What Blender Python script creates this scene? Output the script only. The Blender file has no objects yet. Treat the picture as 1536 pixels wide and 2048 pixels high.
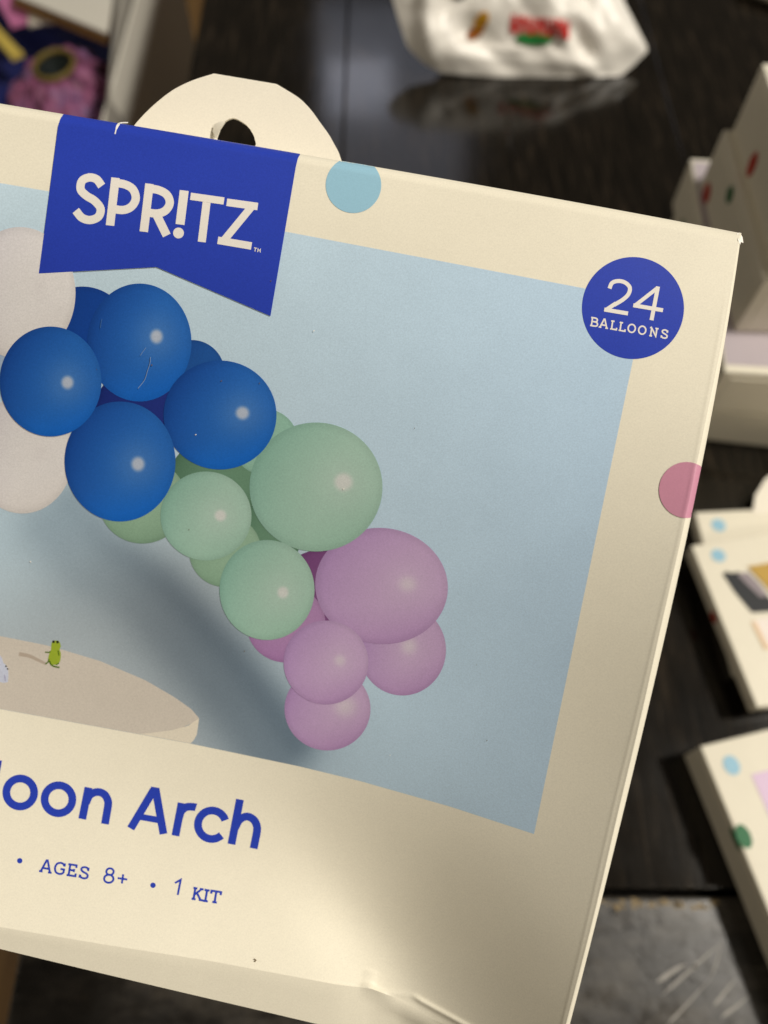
import bpy, bmesh, math, random
import numpy as np
from mathutils import Vector, noise

random.seed(7)
# ------------------------------------------------------------------ camera
scene = bpy.context.scene
FPX = 1539.0                      # focal length in photograph pixels (1536 x 2048)
PITCH = math.radians(62)          # camera looks down at the table
CAM = np.array([0.0, 0.0, 0.50])
FWD = np.array([0, math.cos(PITCH), -math.sin(PITCH)])
UP = np.array([0, math.sin(PITCH), math.cos(PITCH)])
RIGHT = np.array([1.0, 0, 0])
cd = bpy.data.cameras.new('camera')
cam = bpy.data.objects.new('camera', cd)
scene.collection.objects.link(cam)
cam.location = CAM
cam.rotation_euler = (math.radians(90) - PITCH, 0, 0)
cd.sensor_fit = 'VERTICAL'
cd.sensor_height = 9.13
cd.lens = 9.13 * FPX / 2048
cd.clip_start = 0.01
cd.clip_end = 50
cd.dof.use_dof = True
cd.dof.focus_distance = 0.180
cd.dof.aperture_fstop = 2.3
scene.camera = cam

# ------------------------------------------------------------------ world and lamps
world = bpy.data.worlds.new('World')
scene.world = world
world.use_nodes = True
bg = world.node_tree.nodes['Background']
bg.inputs[0].default_value = (1.0, 0.86, 0.68, 1)
bg.inputs[1].default_value = 0.06


def lamp(name, loc, target, size, power, col, size_y=None, shape='DISK'):
    d = bpy.data.lights.new(name, 'AREA')
    d.shape = shape
    d.size = size
    if size_y:
        d.size_y = size_y
    d.energy = power
    d.color = col
    o = bpy.data.objects.new(name, d)
    o.location = loc
    o.rotation_euler = (Vector(target) - Vector(loc)).to_track_quat('-Z', 'Y').to_euler()
    scene.collection.objects.link(o)
    return o


lamp('ceiling_lamp', (1.76, 0.27, 2.60), (0.05, 0.15, 0.2), 0.30, 82, (1.0, 0.94, 0.835))
lamp('front_fill_light', (0.95, -1.0, 1.35), (0.1, 0.3, 0.1), 0.30, 7, (1.0, 0.90, 0.74))  # unseen fill added to brighten the stack fronts and the pouch
lamp('left_fill_light', (-2.4, 0.5, 1.3), (0.2, 0.4, 0.1), 0.9, 7, (1.0, 0.88, 0.70))  # weak unseen fill added to lift the left sides of the boxes
lamp('window_light', (0.03, 2.25, 1.04), (0.0, 0.74, 0.0), 0.46, 0.62, (0.82, 0.85, 1.0), 0.56, 'RECTANGLE')
lamp('window_pane_light', (-0.075, 2.24, 0.96), (-0.03, 0.74, 0.0), 0.20, 0.16, (0.82, 0.85, 1.0), 0.15, 'RECTANGLE')

scene.view_settings.view_transform = 'Standard'
scene.view_settings.look = 'None'
scene.view_settings.exposure = 0.0
scene.view_settings.gamma = 1.0
scene.render.engine = 'CYCLES'
scene.cycles.use_denoising = True
scene.cycles.max_bounces = 6
scene.cycles.caustics_reflective = False
scene.cycles.caustics_refractive = False


# ------------------------------------------------------------------ helpers
def lin(c):
    c = np.asarray(c, float) / 255.0
    return np.where(c <= 0.04045, c / 12.92, ((c + 0.055) / 1.055) ** 2.4)


def rgba(c):
    l = lin(c)
    return (float(l[0]), float(l[1]), float(l[2]), 1.0)


def hit(px, py, z):
    """photograph pixel -> point on the horizontal plane at height z"""
    d = FWD + (px - 768) / FPX * RIGHT + (1024 - py) / FPX * UP
    return CAM + (z - CAM[2]) / d[2] * d


def hitp(px, py, P, N):
    """photograph pixel -> point on the plane through P with normal N"""
    d = FWD + (px - 768) / FPX * RIGHT + (1024 - py) / FPX * UP
    N = np.asarray(N, float)
    return CAM + np.dot(np.asarray(P) - CAM, N) / np.dot(d, N) * d


def nt(name):
    m = bpy.data.materials.new(name)
    m.use_nodes = True
    n = m.node_tree
    return m, n, n.nodes['Principled BSDF']


def add_noise(n, scale, detail=3, rough=0.6, coord='Object', stretch=None):
    tc = n.nodes.new('ShaderNodeTexCoord')
    no = n.nodes.new('ShaderNodeTexNoise')
    no.inputs['Scale'].default_value = scale
    no.inputs['Detail'].default_value = detail
    no.inputs['Roughness'].default_value = rough
    if stretch:
        mp = n.nodes.new('ShaderNodeMapping')
        mp.inputs['Scale'].default_value = stretch
        n.links.new(tc.outputs[coord], mp.inputs[0])
        n.links.new(mp.outputs[0], no.inputs['Vector'])
    else:
        n.links.new(tc.outputs[coord], no.inputs['Vector'])
    return no


def ramp(n, src, stops):
    r = n.nodes.new('ShaderNodeValToRGB')
    el = r.color_ramp.elements
    while len(el) < len(stops):
        el.new(0.5)
    for e, (p, c) in zip(el, stops):
        e.position = p
        e.color = c if len(c) == 4 else (*c, 1)
    n.links.new(src, r.inputs[0])
    return r


def bump(n, bsdf, src, strength, dist):
    b = n.nodes.new('ShaderNodeBump')
    b.inputs['Strength'].default_value = strength
    b.inputs['Distance'].default_value = dist
    n.links.new(src, b.inputs['Height'])
    n.links.new(b.outputs[0], bsdf.inputs['Normal'])
    return b


def paper(name, col, rough=0.5, grain=0.06, attr=None, spec=0.22, bumpd=0.00003):
    """printed paperboard: ink colour, fine speckle and fibre relief"""
    m, n, b = nt(name)
    b.inputs['Roughness'].default_value = rough
    b.inputs['Specular IOR Level'].default_value = spec
    n1 = add_noise(n, 2600, 2, 0.7)
    n2 = add_noise(n, 60, 4, 0.6)
    add = n.nodes.new('ShaderNodeMath')
    add.operation = 'MULTIPLY_ADD'
    n.links.new(n2.outputs[0], add.inputs[0])
    add.inputs[1].default_value = 0.35
    n.links.new(n1.outputs[0], add.inputs[2])
    mr = n.nodes.new('ShaderNodeMapRange')
    mr.inputs['From Min'].default_value = 0.3
    mr.inputs['From Max'].default_value = 1.05
    mr.inputs['To Min'].default_value = 1 - grain * 1.6
    mr.inputs['To Max'].default_value = 1 + grain * 1.2
    n.links.new(add.outputs[0], mr.inputs[0])
    mul = n.nodes.new('ShaderNodeVectorMath')
    mul.operation = 'SCALE'
    n.links.new(mr.outputs[0], mul.inputs['Scale'])
    if attr:
        a = n.nodes.new('ShaderNodeAttribute')
        a.attribute_name = attr
        n.links.new(a.outputs['Color'], mul.inputs[0])
    else:
        mul.inputs[0].default_value = rgba(col)[:3]
    n.links.new(mul.outputs[0], b.inputs['Base Color'])
    bump(n, b, n1.outputs[0], 0.35, bumpd)
    return m


def plain(name, col, rough=0.5, spec=0.4):
    m, n, b = nt(name)
    b.inputs['Base Color'].default_value = rgba(col)
    b.inputs['Roughness'].default_value = rough
    b.inputs['Specular IOR Level'].default_value = spec
    return m


def tag(o, label=None, cat=None, group=None, kind=None):
    if label:
        o['label'] = label
    if cat:
        o['category'] = cat
    if group:
        o['group'] = group
    if kind:
        o['kind'] = kind
    return o


def empty(name, loc, rz=0.0):
    o = bpy.data.objects.new(name, None)
    o.empty_display_size = 0.02
    o.location = loc
    o.rotation_euler = (0, 0, rz)
    scene.collection.objects.link(o)
    return o


def mesh(name, verts, faces, mat, parent=None, origin=None, smooth=False, cols=None):
    """verts in world coordinates; moved so that they sit under the parent's own location"""
    v = np.asarray(verts, float)
    if origin is not None:
        v = v - np.asarray(origin)
    me = bpy.data.meshes.new(name)
    me.from_pydata(v.tolist(), [], faces)
    if cols is not None:
        at = me.attributes.new('Col', 'FLOAT_COLOR', 'POINT')
        c4 = np.ones((len(v), 4), np.float32)
        c4[:, :3] = cols
        at.data.foreach_set('color', c4.ravel())
    if smooth:
        me.polygons.foreach_set('use_smooth', [True] * len(me.polygons))
    me.materials.append(mat)
    o = bpy.data.objects.new(name, me)
    scene.collection.objects.link(o)
    if parent is not None:
        o.parent = parent
        # nested parts: keep every mesh in the frame of its thing
    return o


def grid_faces(nr, nc, flip=False):
    f = []
    for i in range(nr - 1):
        for j in range(nc - 1):
            a, b, c, d = i * nc + j, i * nc + j + 1, (i + 1) * nc + j + 1, (i + 1) * nc + j
            f.append((a, d, c, b) if not flip else (a, b, c, d))
    return f


def bm_obj(name, bm, mat, parent=None, smooth=False):
    me = bpy.data.meshes.new(name)
    bmesh.ops.recalc_face_normals(bm, faces=bm.faces)
    bm.to_mesh(me)
    bm.free()
    if smooth:
        me.polygons.foreach_set('use_smooth', [True] * len(me.polygons))
    me.materials.append(mat)
    o = bpy.data.objects.new(name, me)
    scene.collection.objects.link(o)
    if parent is not None:
        o.parent = parent
    return o


def box_bm(x0, x1, y0, y1, z0, z1, bev=0.0, seg=2):
    bm = bmesh.new()
    bmesh.ops.create_cube(bm, size=1)
    for v in bm.verts:
        v.co = ((x0 + x1) / 2 + v.co.x * (x1 - x0), (y0 + y1) / 2 + v.co.y * (y1 - y0), (z0 + z1) / 2 + v.co.z * (z1 - z0))
    if bev:
        bmesh.ops.bevel(bm, geom=list(bm.edges), offset=bev, segments=seg, affect='EDGES', profile=0.6)
    return bm


# ------------------------------------------------------------------ materials
CREAM = (239, 233, 215)
M_cream = paper('cream_paperboard', CREAM, 0.46, 0.065)
M_inside = paper('uncoated_board', (242, 236, 222), 0.75, 0.06)
M_blue = paper('royal_blue_ink', (42, 66, 182), 0.46, 0.10)
M_white = paper('white_lettering', (238, 233, 226), 0.5, 0.03)
M_sky = paper('pale_blue_ink', (152, 197, 220), 0.46, 0.05)
M_pink = paper('pink_ink', (208, 146, 170), 0.46, 0.05)
M_print = paper('photo_print', None, 0.46, 0.10, attr='Col')
M_speck = plain('dirt_speck', (110, 92, 66), 0.9)
M_scuff = plain('paper_scuff', (246, 243, 236), 0.8)


def wood_table():
    m, n, b = nt('black_stained_wood')
    g = add_noise(n, 26, 6, 0.65, stretch=(9, 0.7, 1))
    w = add_noise(n, 9, 5, 0.6)
    cr = ramp(n, g.outputs[0], [(0.3, (0.003, 0.0026, 0.002)), (0.55, (0.011, 0.0085, 0.006)), (0.75, (0.045, 0.033, 0.022))])
    n.links.new(cr.outputs[0], b.inputs['Base Color'])
    rr = ramp(n, w.outputs[0], [(0.3, (0.07, 0.07, 0.07)), (0.72, (0.16, 0.16, 0.16))])
    n.links.new(rr.outputs[0], b.inputs['Roughness'])
    b.inputs['Specular IOR Level'].default_value = 0.5
    bump(n, b, g.outputs[0], 0.12, 0.0004)
    return m


def wood_endboard():
    m, n, b = nt('worn_black_end_board')
    g = add_noise(n, 26, 6, 0.65, stretch=(0.8, 6, 1))
    w = add_noise(n, 60, 7, 0.7)
    s = add_noise(n, 16, 6, 0.75, stretch=(1.0, 2.2, 1))
    cr = ramp(n, g.outputs[0], [(0.25, (0.008, 0.007, 0.006)), (0.6, (0.022, 0.019, 0.016)), (0.85, (0.07, 0.055, 0.04))])
    sm = ramp(n, s.outputs[0], [(0.46, (0, 0, 0)), (0.62, (1, 1, 1))])
    mx = n.nodes.new('ShaderNodeMix')
    mx.data_type = 'RGBA'
    n.links.new(sm.outputs[0], mx.inputs[0])
    n.links.new(cr.outputs[0], mx.inputs[6])
    mx.inputs[7].default_value = (0.055, 0.048, 0.039, 1)
    n.links.new(mx.outputs[2], b.inputs['Base Color'])
    rr = ramp(n, w.outputs[0], [(0.35, (0.20, 0.20, 0.20)), (0.65, (0.46, 0.46, 0.46))])
    n.links.new(rr.outputs[0], b.inputs['Roughness'])
    bump(n, b, w.outputs[0], 0.4, 0.0008)
    return m


M_table = wood_table()
M_end = wood_endboard()

# ------------------------------------------------------------------ setting: floor and table
m, n, b = nt('tan_wood_floor')
g = add_noise(n, 12, 5, 0.6, stretch=(6, 0.5, 1))
cr = ramp(n, g.outputs[0], [(0.3, (0.16, 0.085, 0.03)), (0.75, (0.34, 0.20, 0.075))])
n.links.new(cr.outputs[0], b.inputs['Base Color'])
b.inputs['Roughness'].default_value = 0.45
fl = empty('floor', (0, 0, -0.74))
tag(fl, kind='structure')
for k in range(26):
    x0 = -1.9 + k * 0.13
    for j, (y0, y1) in enumerate(((-0.9, 0.55 + 0.2 * (k % 3)), (0.552 + 0.2 * (k % 3), 3.4))):
        bm_obj('floor_board', box_bm(x0, x0 + 0.1285, y0, y1, -0.02, 0, 0.0012, 1), m, fl)
bm_obj('subfloor', box_bm(-1.95, 1.5, -0.95, 3.45, -0.05, -0.0205), plain('dark_subfloor', (30, 20, 12), 0.9), fl)

TX0, TX1, SEAM_Y = -0.206, 0.80, 0.0145
tab = empty('dining_table', (0, 0, -0.74))
tag(tab, 'black stained wooden dining table with plank top and worn end board', 'table')
px_seams = [TX0, -0.0405, 0.125, 0.2905, 0.456, 0.6215, TX1]
for a, b_ in zip(px_seams[:-1], px_seams[1:]):
    bm_obj('plank', box_bm(a + 0.0003, b_ - 0.0003, SEAM_Y + 0.0022, 1.55, 0.71, 0.74, 0.0012, 2), M_table, tab)
bm_obj('end_board', box_bm(TX0, TX1, -0.16, SEAM_Y - 0.0022, 0.71, 0.7395, 0.0016, 2), M_end, tab)
rsb = np.random.RandomState(11)


def board_scratch(pts, w):
    p = np.asarray(pts, float)
    t = np.gradient(p, axis=0)
    t /= np.linalg.norm(t, axis=1)[:, None]
    nn = np.stack([-t[:, 1], t[:, 0]], -1)
    ww = w * np.interp(np.linspace(0, 1, len(p)), [0, 0.2, 0.6, 1], [0.2, 1, 0.7, 0.1])[:, None]
    q = np.concatenate([p + nn * ww, p - nn * ww])
    k = len(p)
    mesh('scratch', [(x, y, 0.7396) for x, y in q], [(i, i + 1, k + i + 1, k + i) for i in range(k - 1)], M_scr, tab)


M_scr = plain('pale_scratch', (150, 146, 140), 0.5)
M_worn = plain('worn_bare_wood', (134, 116, 82), 0.7)
for k in range(20):      # stain rubbed off along the seam
    q0 = hit(1205 + k * 12 + rsb.uniform(-8, 8), 1804 + rsb.uniform(-3, 12), 0.0)
    r0, a0 = rsb.uniform(0.0006, 0.0019), rsb.uniform(0, 3)
    th_ = np.linspace(0, 2 * math.pi, 18, endpoint=False)
    rr_ = r0 * (1 + 0.4 * np.sin(3 * th_ + a0) + 0.25 * np.sin(7 * th_ + 2 * a0))
    mesh('worn_spot', [(q0[0] + 1.7 * r_ * math.cos(t), q0[1] + r_ * math.sin(t), 0.73955) for r_, t in zip(rr_, th_)], [tuple(range(18))], M_worn, tab)
for (px0, py0, px1, py1, w_) in ((1330, 1985, 1445, 1885, 0.0007), (1335, 2050, 1420, 1960, 0.0006), (1318, 1960, 1375, 1928, 0.0012), (1390, 1940, 1392, 1925, 0.0014),
                                 (1430, 2010, 1470, 1960, 0.0008), (1420, 1960, 1450, 1870, 0.0004), (1440, 2040, 1500, 1990, 0.0009)):
    a_, b_2 = hit(px0, py0, 0.0)[:2], hit(px1, py1, 0.0)[:2]
    board_scratch([a_ + (b_2 - a_) * t + np.array([0.0012, 0.001]) * math.sin(t * 5 + px0) for t in np.linspace(0, 1, 12)], w_)
bm_obj('apron', box_bm(TX0 + 0.05, TX1 - 0.05, -0.1, 1.5, 0.62, 0.709), M_table, tab)
for lx in (TX0 + 0.06, TX1 - 0.13):
    for ly in (-0.11, 1.44):
        bm_obj('leg', box_bm(lx, lx + 0.07, ly, ly + 0.07, 0, 0.62, 0.004), M_table, tab)

# ------------------------------------------------------------------ the kit box in front
D = 0.180
TAU = math.tan(math.radians(0.8))
NC = np.array([0.0, -TAU, -1.0])
NC /= np.linalg.norm(NC)                 # face normal in camera axes (right, up, forward)
QC = np.array([0, 0, D])
NW = NC[0] * RIGHT + NC[1] * UP + NC[2] * FWD
MM = 0.18 / FPX                          # metres for a pixel at the face


def interp(xs, pts):
    p = np.asarray(pts, float)
    return np.interp(xs, p[:, 0], p[:, 1])


_fits = {}


def smooth(xs, pts, deg):
    """gentle curve through hand-read outline points"""
    k = id(pts)
    if k not in _fits:
        p = np.asarray(pts, float)
        m0, sc_ = p[:, 0].mean(), np.ptp(p[:, 0]) / 2
        _fits[k] = (m0, sc_, np.polyfit((p[:, 0] - m0) / sc_, p[:, 1], deg))
    m0, sc_, co = _fits[k]
    return np.polyval(co, (np.asarray(xs, float) - m0) / sc_)


T_PTS = [(-790, 72), (0, 208), (350, 264), (700, 324), (1100, 396), (1440, 457), (1482, 466)]          # top outline
RO_PTS = [(466, 1482), (486, 1481), (528, 1475), (672, 1452), (769, 1431), (900, 1409), (1026, 1385), (1149, 1361),
          (1266, 1332), (1340, 1314), (1500, 1272), (1609, 1252), (1716, 1221), (1875, 1188), (2048, 1140), (2150, 1112)]  # (y, x) right outline
CH_PTS = [(466, 3), (520, 6), (600, 10), (900, 14), (1040, 17), (1266, 22), (1500, 17), (1700, 13), (2048, 14), (2150, 12)]
BI_PTS = [(-1085, 1690), (0, 1856), (200, 1890), (417, 1924), (677, 1973), (740, 1980), (800, 2002), (860, 2040), (950, 2078), (1100, 2132)]
BO_PTS = [(-1085, 1722), (0, 1894), (52, 1911), (208, 1955), (390, 1989), (588, 2033), (640, 2047), (800, 2092), (950, 2132), (1100, 2172)]


def t_y(x):
    return smooth(x, T_PTS, 3)


def ro_x(y):
    return smooth(y, RO_PTS, 4)


def ri_x(y):
    y = np.asarray(y, float)
    return ro_x(y) - 0.62 * smooth(y, CH_PTS, 4) - 0.5 * np.sin(y / 61.0)


def bi_y(x):
    return interp(x, BI_PTS)


def sstep(a, b, x):
    t = np.clip((x - a) / (b - a), 0, 1)
    return t * t * (3 - 2 * t)


def softplus(x, k):
    return np.logaddexp(0, x / k) * k


_GX = np.arange(-1150, 1651, 5.0)
_GY = np.arange(0, 2301, 10.0)


def _bend_grid():
    """diagonal buckle of the card, its slopes shaped to shade the lower right part"""
    x, y = np.meshgrid(_GX, _GY)
    d = (x - 706) * 0.892 - (y - 1763) * 0.453
    low = sstep(1350, 1900, y)
    wid = 30 + 190 * (1 - low)
    m_ = 1 / (1 + np.exp(-np.clip(d / wid, -30, 30)))
    v = sstep(350, 1500, y)
    sl = -0.095 + 0.60 * m_ * v  # steepened beyond the real buckle so this area turns darker
    sl = sl + 0.22 * low * np.exp(-((d - 170) / 170.0) ** 2)
    sl = sl + 0.10 * sstep(500, 1400, x) * (1 - v)  # extra tilt put in to dim the upper right
    sl = sl - 0.13 * low * np.exp(-((d + 75) / 70.0) ** 2)
    wgrid = np.cumsum(sl, 1) * 5.0
    return wgrid - wgrid[:, [int((980 + 1150) / 5)]]


_BG = None


def bend(x, y):
    global _BG
    if _BG is None:
        _BG = _bend_grid()
    fx = np.clip((x + 1150) / 5.0, 0, len(_GX) - 1.001)
    fy = np.clip(y / 10.0, 0, len(_GY) - 1.001)
    i, j = fx.astype(int), fy.astype(int)
    u, v = fx - i, fy - j
    return (_BG[j, i] * (1 - u) + _BG[j, i + 1] * u) * (1 - v) + (_BG[j + 1, i] * (1 - u) + _BG[j + 1, i + 1] * u) * v


def height(x, y):
    """relief of the front card (metres towards the viewer) over the photograph's pixels"""
    x = np.asarray(x, float)
    y = np.asarray(y, float)
    w = MM * bend(x, y) + 0.0004 * np.sin((x * 0.6 - y) / 260.0)
    # rounded fold along the top
    dt = np.clip(y - t_y(x), 0, None)
    R = 20.0
    w = w - MM * np.where(dt < R, R - np.sqrt(np.clip(R * R - (R - np.minimum(dt, R)) ** 2, 0, None)), 0)
    # crushed fold along the right, chamfer along the bottom
    e = np.clip(x - ri_x(y), 0, None)
    w = w - MM * (0.5 * e + 0.09 * e * e)
    rx_ = ri_x(y) - 8 - 3 * np.sin(y / 210.0)
    w = w + MM * 0.45 * np.exp(-((x - rx_) / 3.5) ** 2) * sstep(540, 700, y)
    w = w - MM * 0.55 * np.clip(y - bi_y(x), 0, None)
    # creases where the bottom corner has buckled
    for (ax, ay, bx, by, amp, wid) in ((742, 1946, 738, 1978, 3.0, 4.5), (740, 1976, 850, 2048, 6.0, 6.5), (838, 2000, 925, 2048, 5.0, 5), (640, 1968, 780, 1986, 1.8, 5)):
        ex, ey = bx - ax, by - ay
        L2 = ex * ex + ey * ey
        t = np.clip(((x - ax) * ex + (y - ay) * ey) / L2, -0.05, 1.3)
        dd = np.hypot(x - ax - t * ex, y - ay - t * ey)
        w = w + MM * amp * np.exp(-(dd / wid) ** 2)
    return w


def face(x, y, lift=0.0):
    """photograph pixel -> world point on the front card, lifted off it by lift metres"""
    x = np.asarray(x, float)
    y = np.asarray(y, float)
    r = np.stack([(x - 768) / FPX, (1024 - y) / FPX, np.ones_like(x)], -1)
    lam = (np.dot(QC, NC) + height(x, y) + lift) / (r @ NC)
    c = r * lam[..., None]
    return CAM + c[..., :1] * RIGHT + c[..., 1:2] * UP + c[..., 2:] * FWD


def behind(x, y, w):
    """photograph pixel -> point on a plane parallel to the face, w metres behind it"""
    r = np.array([(x - 768) / FPX, (1024 - y) / FPX, 1.0])
    c = r * (np.dot(QC, NC) - w) / np.dot(r, NC)
    return CAM + c[0] * RIGHT + c[1] * UP + c[2] * FWD


base = face(np.array(-60.0), np.array(2000.0))
kit = empty('kit_box', base)
tag(kit, 'large cream paperboard kit box with blue ribbon banner and printed balloon picture', 'box')
LAYER = 2.2e-5


def tfi(top, bot, left, right, S, Tt):
    """grid between four pixel curves given as functions of 0..1"""
    s, t = np.meshgrid(S, Tt)
    tp, bt, lf, rt = top(S), bot(S), left(Tt), right(Tt)
    P00, P10, P01, P11 = top(np.array([0.]))[0], top(np.array([1.]))[0], bot(np.array([0.]))[0], bot(np.array([1.]))[0]
    s_, t_ = s[..., None], t[..., None]
    return ((1 - t_) * tp[None] + t_ * bt[None] + (1 - s_) * lf[:, None] + s_ * rt[:, None]
            - ((1 - s_) * (1 - t_) * P00 + s_ * (1 - t_) * P10 + (1 - s_) * t_ * P01 + s_ * t_ * P11))


def curve(pts, knots=None):
    p = np.asarray(pts, float)
    if knots is None:
        k = np.concatenate([[0], np.cumsum(np.hypot(*np.diff(p, axis=0).T))])
        k = k / k[-1]
    else:
        k = np.asarray(knots, float)
    return lambda u: np.stack([np.interp(u, k, p[:, 0]), np.interp(u, k, p[:, 1])], -1)


# front card: main panel, right fold strip, bottom fold strip in one sheet
def rowset(n, dense0=0, dense1=0):
    return np.linspace(0, 1, n)


ri_curve = curve([(float(ri_x(y)), y) for y in np.linspace(466, 2128, 60)])
top_c = curve([(x, float(t_y(x))) for x in np.linspace(-790, float(ri_x(466)), 80)])
bot_c = curve([(x, float(bi_y(x))) for x in np.linspace(-1085, float(ri_x(2128)), 90)])
left_c = curve([(-790, 72), (-1085, 1690)])
S = np.concatenate([np.linspace(0, 0.972, 210)[:-1], np.linspace(0.972, 1, 30)])
Tt = np.concatenate([np.linspace(0, 0.02, 12)[:-1], np.linspace(0.02, 0.92, 150)[:-1], np.linspace(0.92, 1, 50)])
G = tfi(top_c, bot_c, left_c, ri_curve, S, Tt)
# finer columns beside the right fold
nr, nc = len(Tt), len(S)
V = face(G[..., 0], G[..., 1]).reshape(-1, 3)
faces = grid_faces(nr, nc)
# right fold strip
K = 9
inn = G[:, -1]
outx = ro_x(inn[:, 1])
strip = np.stack([np.stack([inn[:, 0] + (outx - inn[:, 0]) * k / (K - 1), inn[:, 1]], -1) for k in range(K)], 1)
o0 = len(V)
Vs = face(strip[..., 0], strip[..., 1]).reshape(-1, 3)
V = np.concatenate([V, Vs])
faces += [tuple(o0 + i for i in f) for f in grid_faces(nr, K)]
R_edge = Vs.reshape(nr, K, 3)[:, -1]
# bottom fold strip
inn = G[-1]
oy = smooth(inn[:, 0], BO_PTS, 4)
strip = np.stack([np.stack([inn[:, 0], inn[:, 1] + (oy - inn[:, 1]) * k / 6], -1) for k in range(7)], 0)
o0 = len(V)
Vb = face(strip[..., 0], strip[..., 1]).reshape(-1, 3)
V = np.concatenate([V, Vb])
faces += [tuple(o0 + i for i in f) for f in grid_faces(7, nc)]
B_edge = Vb.reshape(7, nc, 3)[-1]
# close the corner between the two strips
cr_ = Vs.reshape(nr, K, 3)[-1]
cb_ = Vb.reshape(7, nc, 3)[:, -1]
o0 = len(V)
V = np.concatenate([V, cr_, cb_[1:]])
ids = list(range(o0 + 1, o0 + K)) + list(range(o0 + K + 5, o0 + K - 1, -1))
faces += [(o0, a_, b_2) for a_, b_2 in zip(ids[:-1], ids[1:])]
R_edge = np.concatenate([R_edge, B_edge[-1:]])
fr = mesh('front_panel', V, faces, M_cream, kit, base, smooth=True)
T_edge = face(G[0, :, 0], G[0, :, 1])
L_edge = face(G[:, 0, 0], G[:, 0, 1])
DEPTH = 0.036


def wall_panel(name, edge, mat=M_cream, flip=False, bulge=0.0):
    n_ = len(edge)
    rows = []
    for k in range(5):
        f = k / 4
        plane = np.dot(edge - base, NW)
        tgt = np.dot(behind(0, 1000, DEPTH) - base, NW)
        mv = (tgt - plane) * f
        rows.append(edge + NW * mv[:, None])
    P = np.stack(rows, 0)
    mesh(name, P.reshape(-1, 3), grid_faces(5, n_, flip), mat, kit, base, smooth=True)
    return P[-1]


tb = wall_panel('top_panel', T_edge)
rb = wall_panel('right_panel', R_edge)
bb = wall_panel('bottom_panel', B_edge)
lb = wall_panel('left_panel', L_edge)
c0 = (tb[0] + tb[-1] + bb[0] + bb[-1]) / 4
loop = np.concatenate([tb, rb[1:], bb[::-1], lb[::-1][1:-1]])
mesh('back_panel', np.concatenate([loop, c0[None]]), [(i, (i + 1) % len(loop), len(loop)) for i in range(len(loop))], M_cream, kit, base)

# torn paper at the top right corner
tr = np.array([(1474, 467), (1480, 465), (1485, 474), (1487, 486), (1482, 484), (1480, 490), (1476, 480)], float)
Vt = face(tr[:, 0], tr[:, 1], 0.0002)
mesh('torn_corner', Vt, [(0, 1, 2), (0, 2, 6), (2, 3, 4), (2, 4, 6), (4, 5, 6)], M_scuff, kit, base)

def spline_pts(pts, sub=4):
    p = np.asarray(pts, float)
    q = np.concatenate([[2 * p[0] - p[1]], p, [2 * p[-1] - p[-2]]])
    out = []
    for i in range(1, len(q) - 2):
        a, b2, c, d = q[i - 1:i + 3]
        for t in np.arange(sub) / sub:
            out.append(0.5 * ((2 * b2) + (c - a) * t + (2 * a - 5 * b2 + 4 * c - d) * t * t + (3 * b2 - a - 3 * c + d) * t ** 3))
    return out + [p[-1]]


# hang tab rising from the back panel
TABW = 0.0165
outer = [(262, 262), (274, 244), (303, 214), (337, 186), (362, 171), (387, 160), (408, 153), (428, 147), (470, 154), (512, 161), (553, 168),
         (580, 184), (602, 199), (623, 221), (641, 246), (657, 268), (669, 289), (677, 304), (682, 318), (700, 380), (705, 420), (250, 345), (250, 300)]
hole = [(434, 275), (440, 258), (450, 243), (458, 238), (466, 236), (474, 238), (483, 243), (493, 250), (501, 259), (508, 272), (512, 288),
        (505, 306), (488, 320), (465, 322), (446, 312), (436, 296)]
outer = ([tuple(p) for p in spline_pts(outer[:8])] + [(470, 154), (512, 161)] + [tuple(p) for p in spline_pts(outer[10:19])] + outer[19:])
bm = bmesh.new()


def ring(pts):
    vs = [bm.verts.new(behind(x, y, TABW) - base) for x, y in pts]
    return [bm.edges.new((vs[i], vs[(i + 1) % len(vs)])) for i in range(len(vs))]


E_ = ring(outer) + ring(hole)
bmesh.ops.triangle_fill(bm, use_beauty=True, use_dissolve=False, edges=E_)
ex = bmesh.ops.extrude_face_region(bm, geom=list(bm.faces))
bmesh.ops.translate(bm, vec=Vector(-NW * 0.0006), verts=[g_ for g_ in ex['geom'] if isinstance(g_, bmesh.types.BMVert)])
hang = bm_obj('hang_tab', bm, M_inside, kit)
# curl of paper left at the punched hole
cp = [(432, 278), (425, 262), (428, 249), (440, 243), (452, 241), (447, 249), (439, 262)]
Vc = [behind(x, y, TABW - 0.0008 - 0.0016 * (i in (0, 5, 6))) for i, (x, y) in enumerate(cp)]
mesh('hole_flap', Vc, [(0, 1, 6), (1, 2, 6), (2, 3, 5), (2, 5, 6), (3, 4, 5)], M_inside, hang, base, smooth=True)


# ------------------------------------------------------------------ print on the kit box
def decal_grid(name, P, lift, mat, parent, cols=None):
    nr_, nc_ = P.shape[:2]
    V_ = face(P[..., 0], P[..., 1], lift).reshape(-1, 3)
    return mesh(name, V_, grid_faces(nr_, nc_), mat, parent, base, smooth=True, cols=cols)


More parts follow.
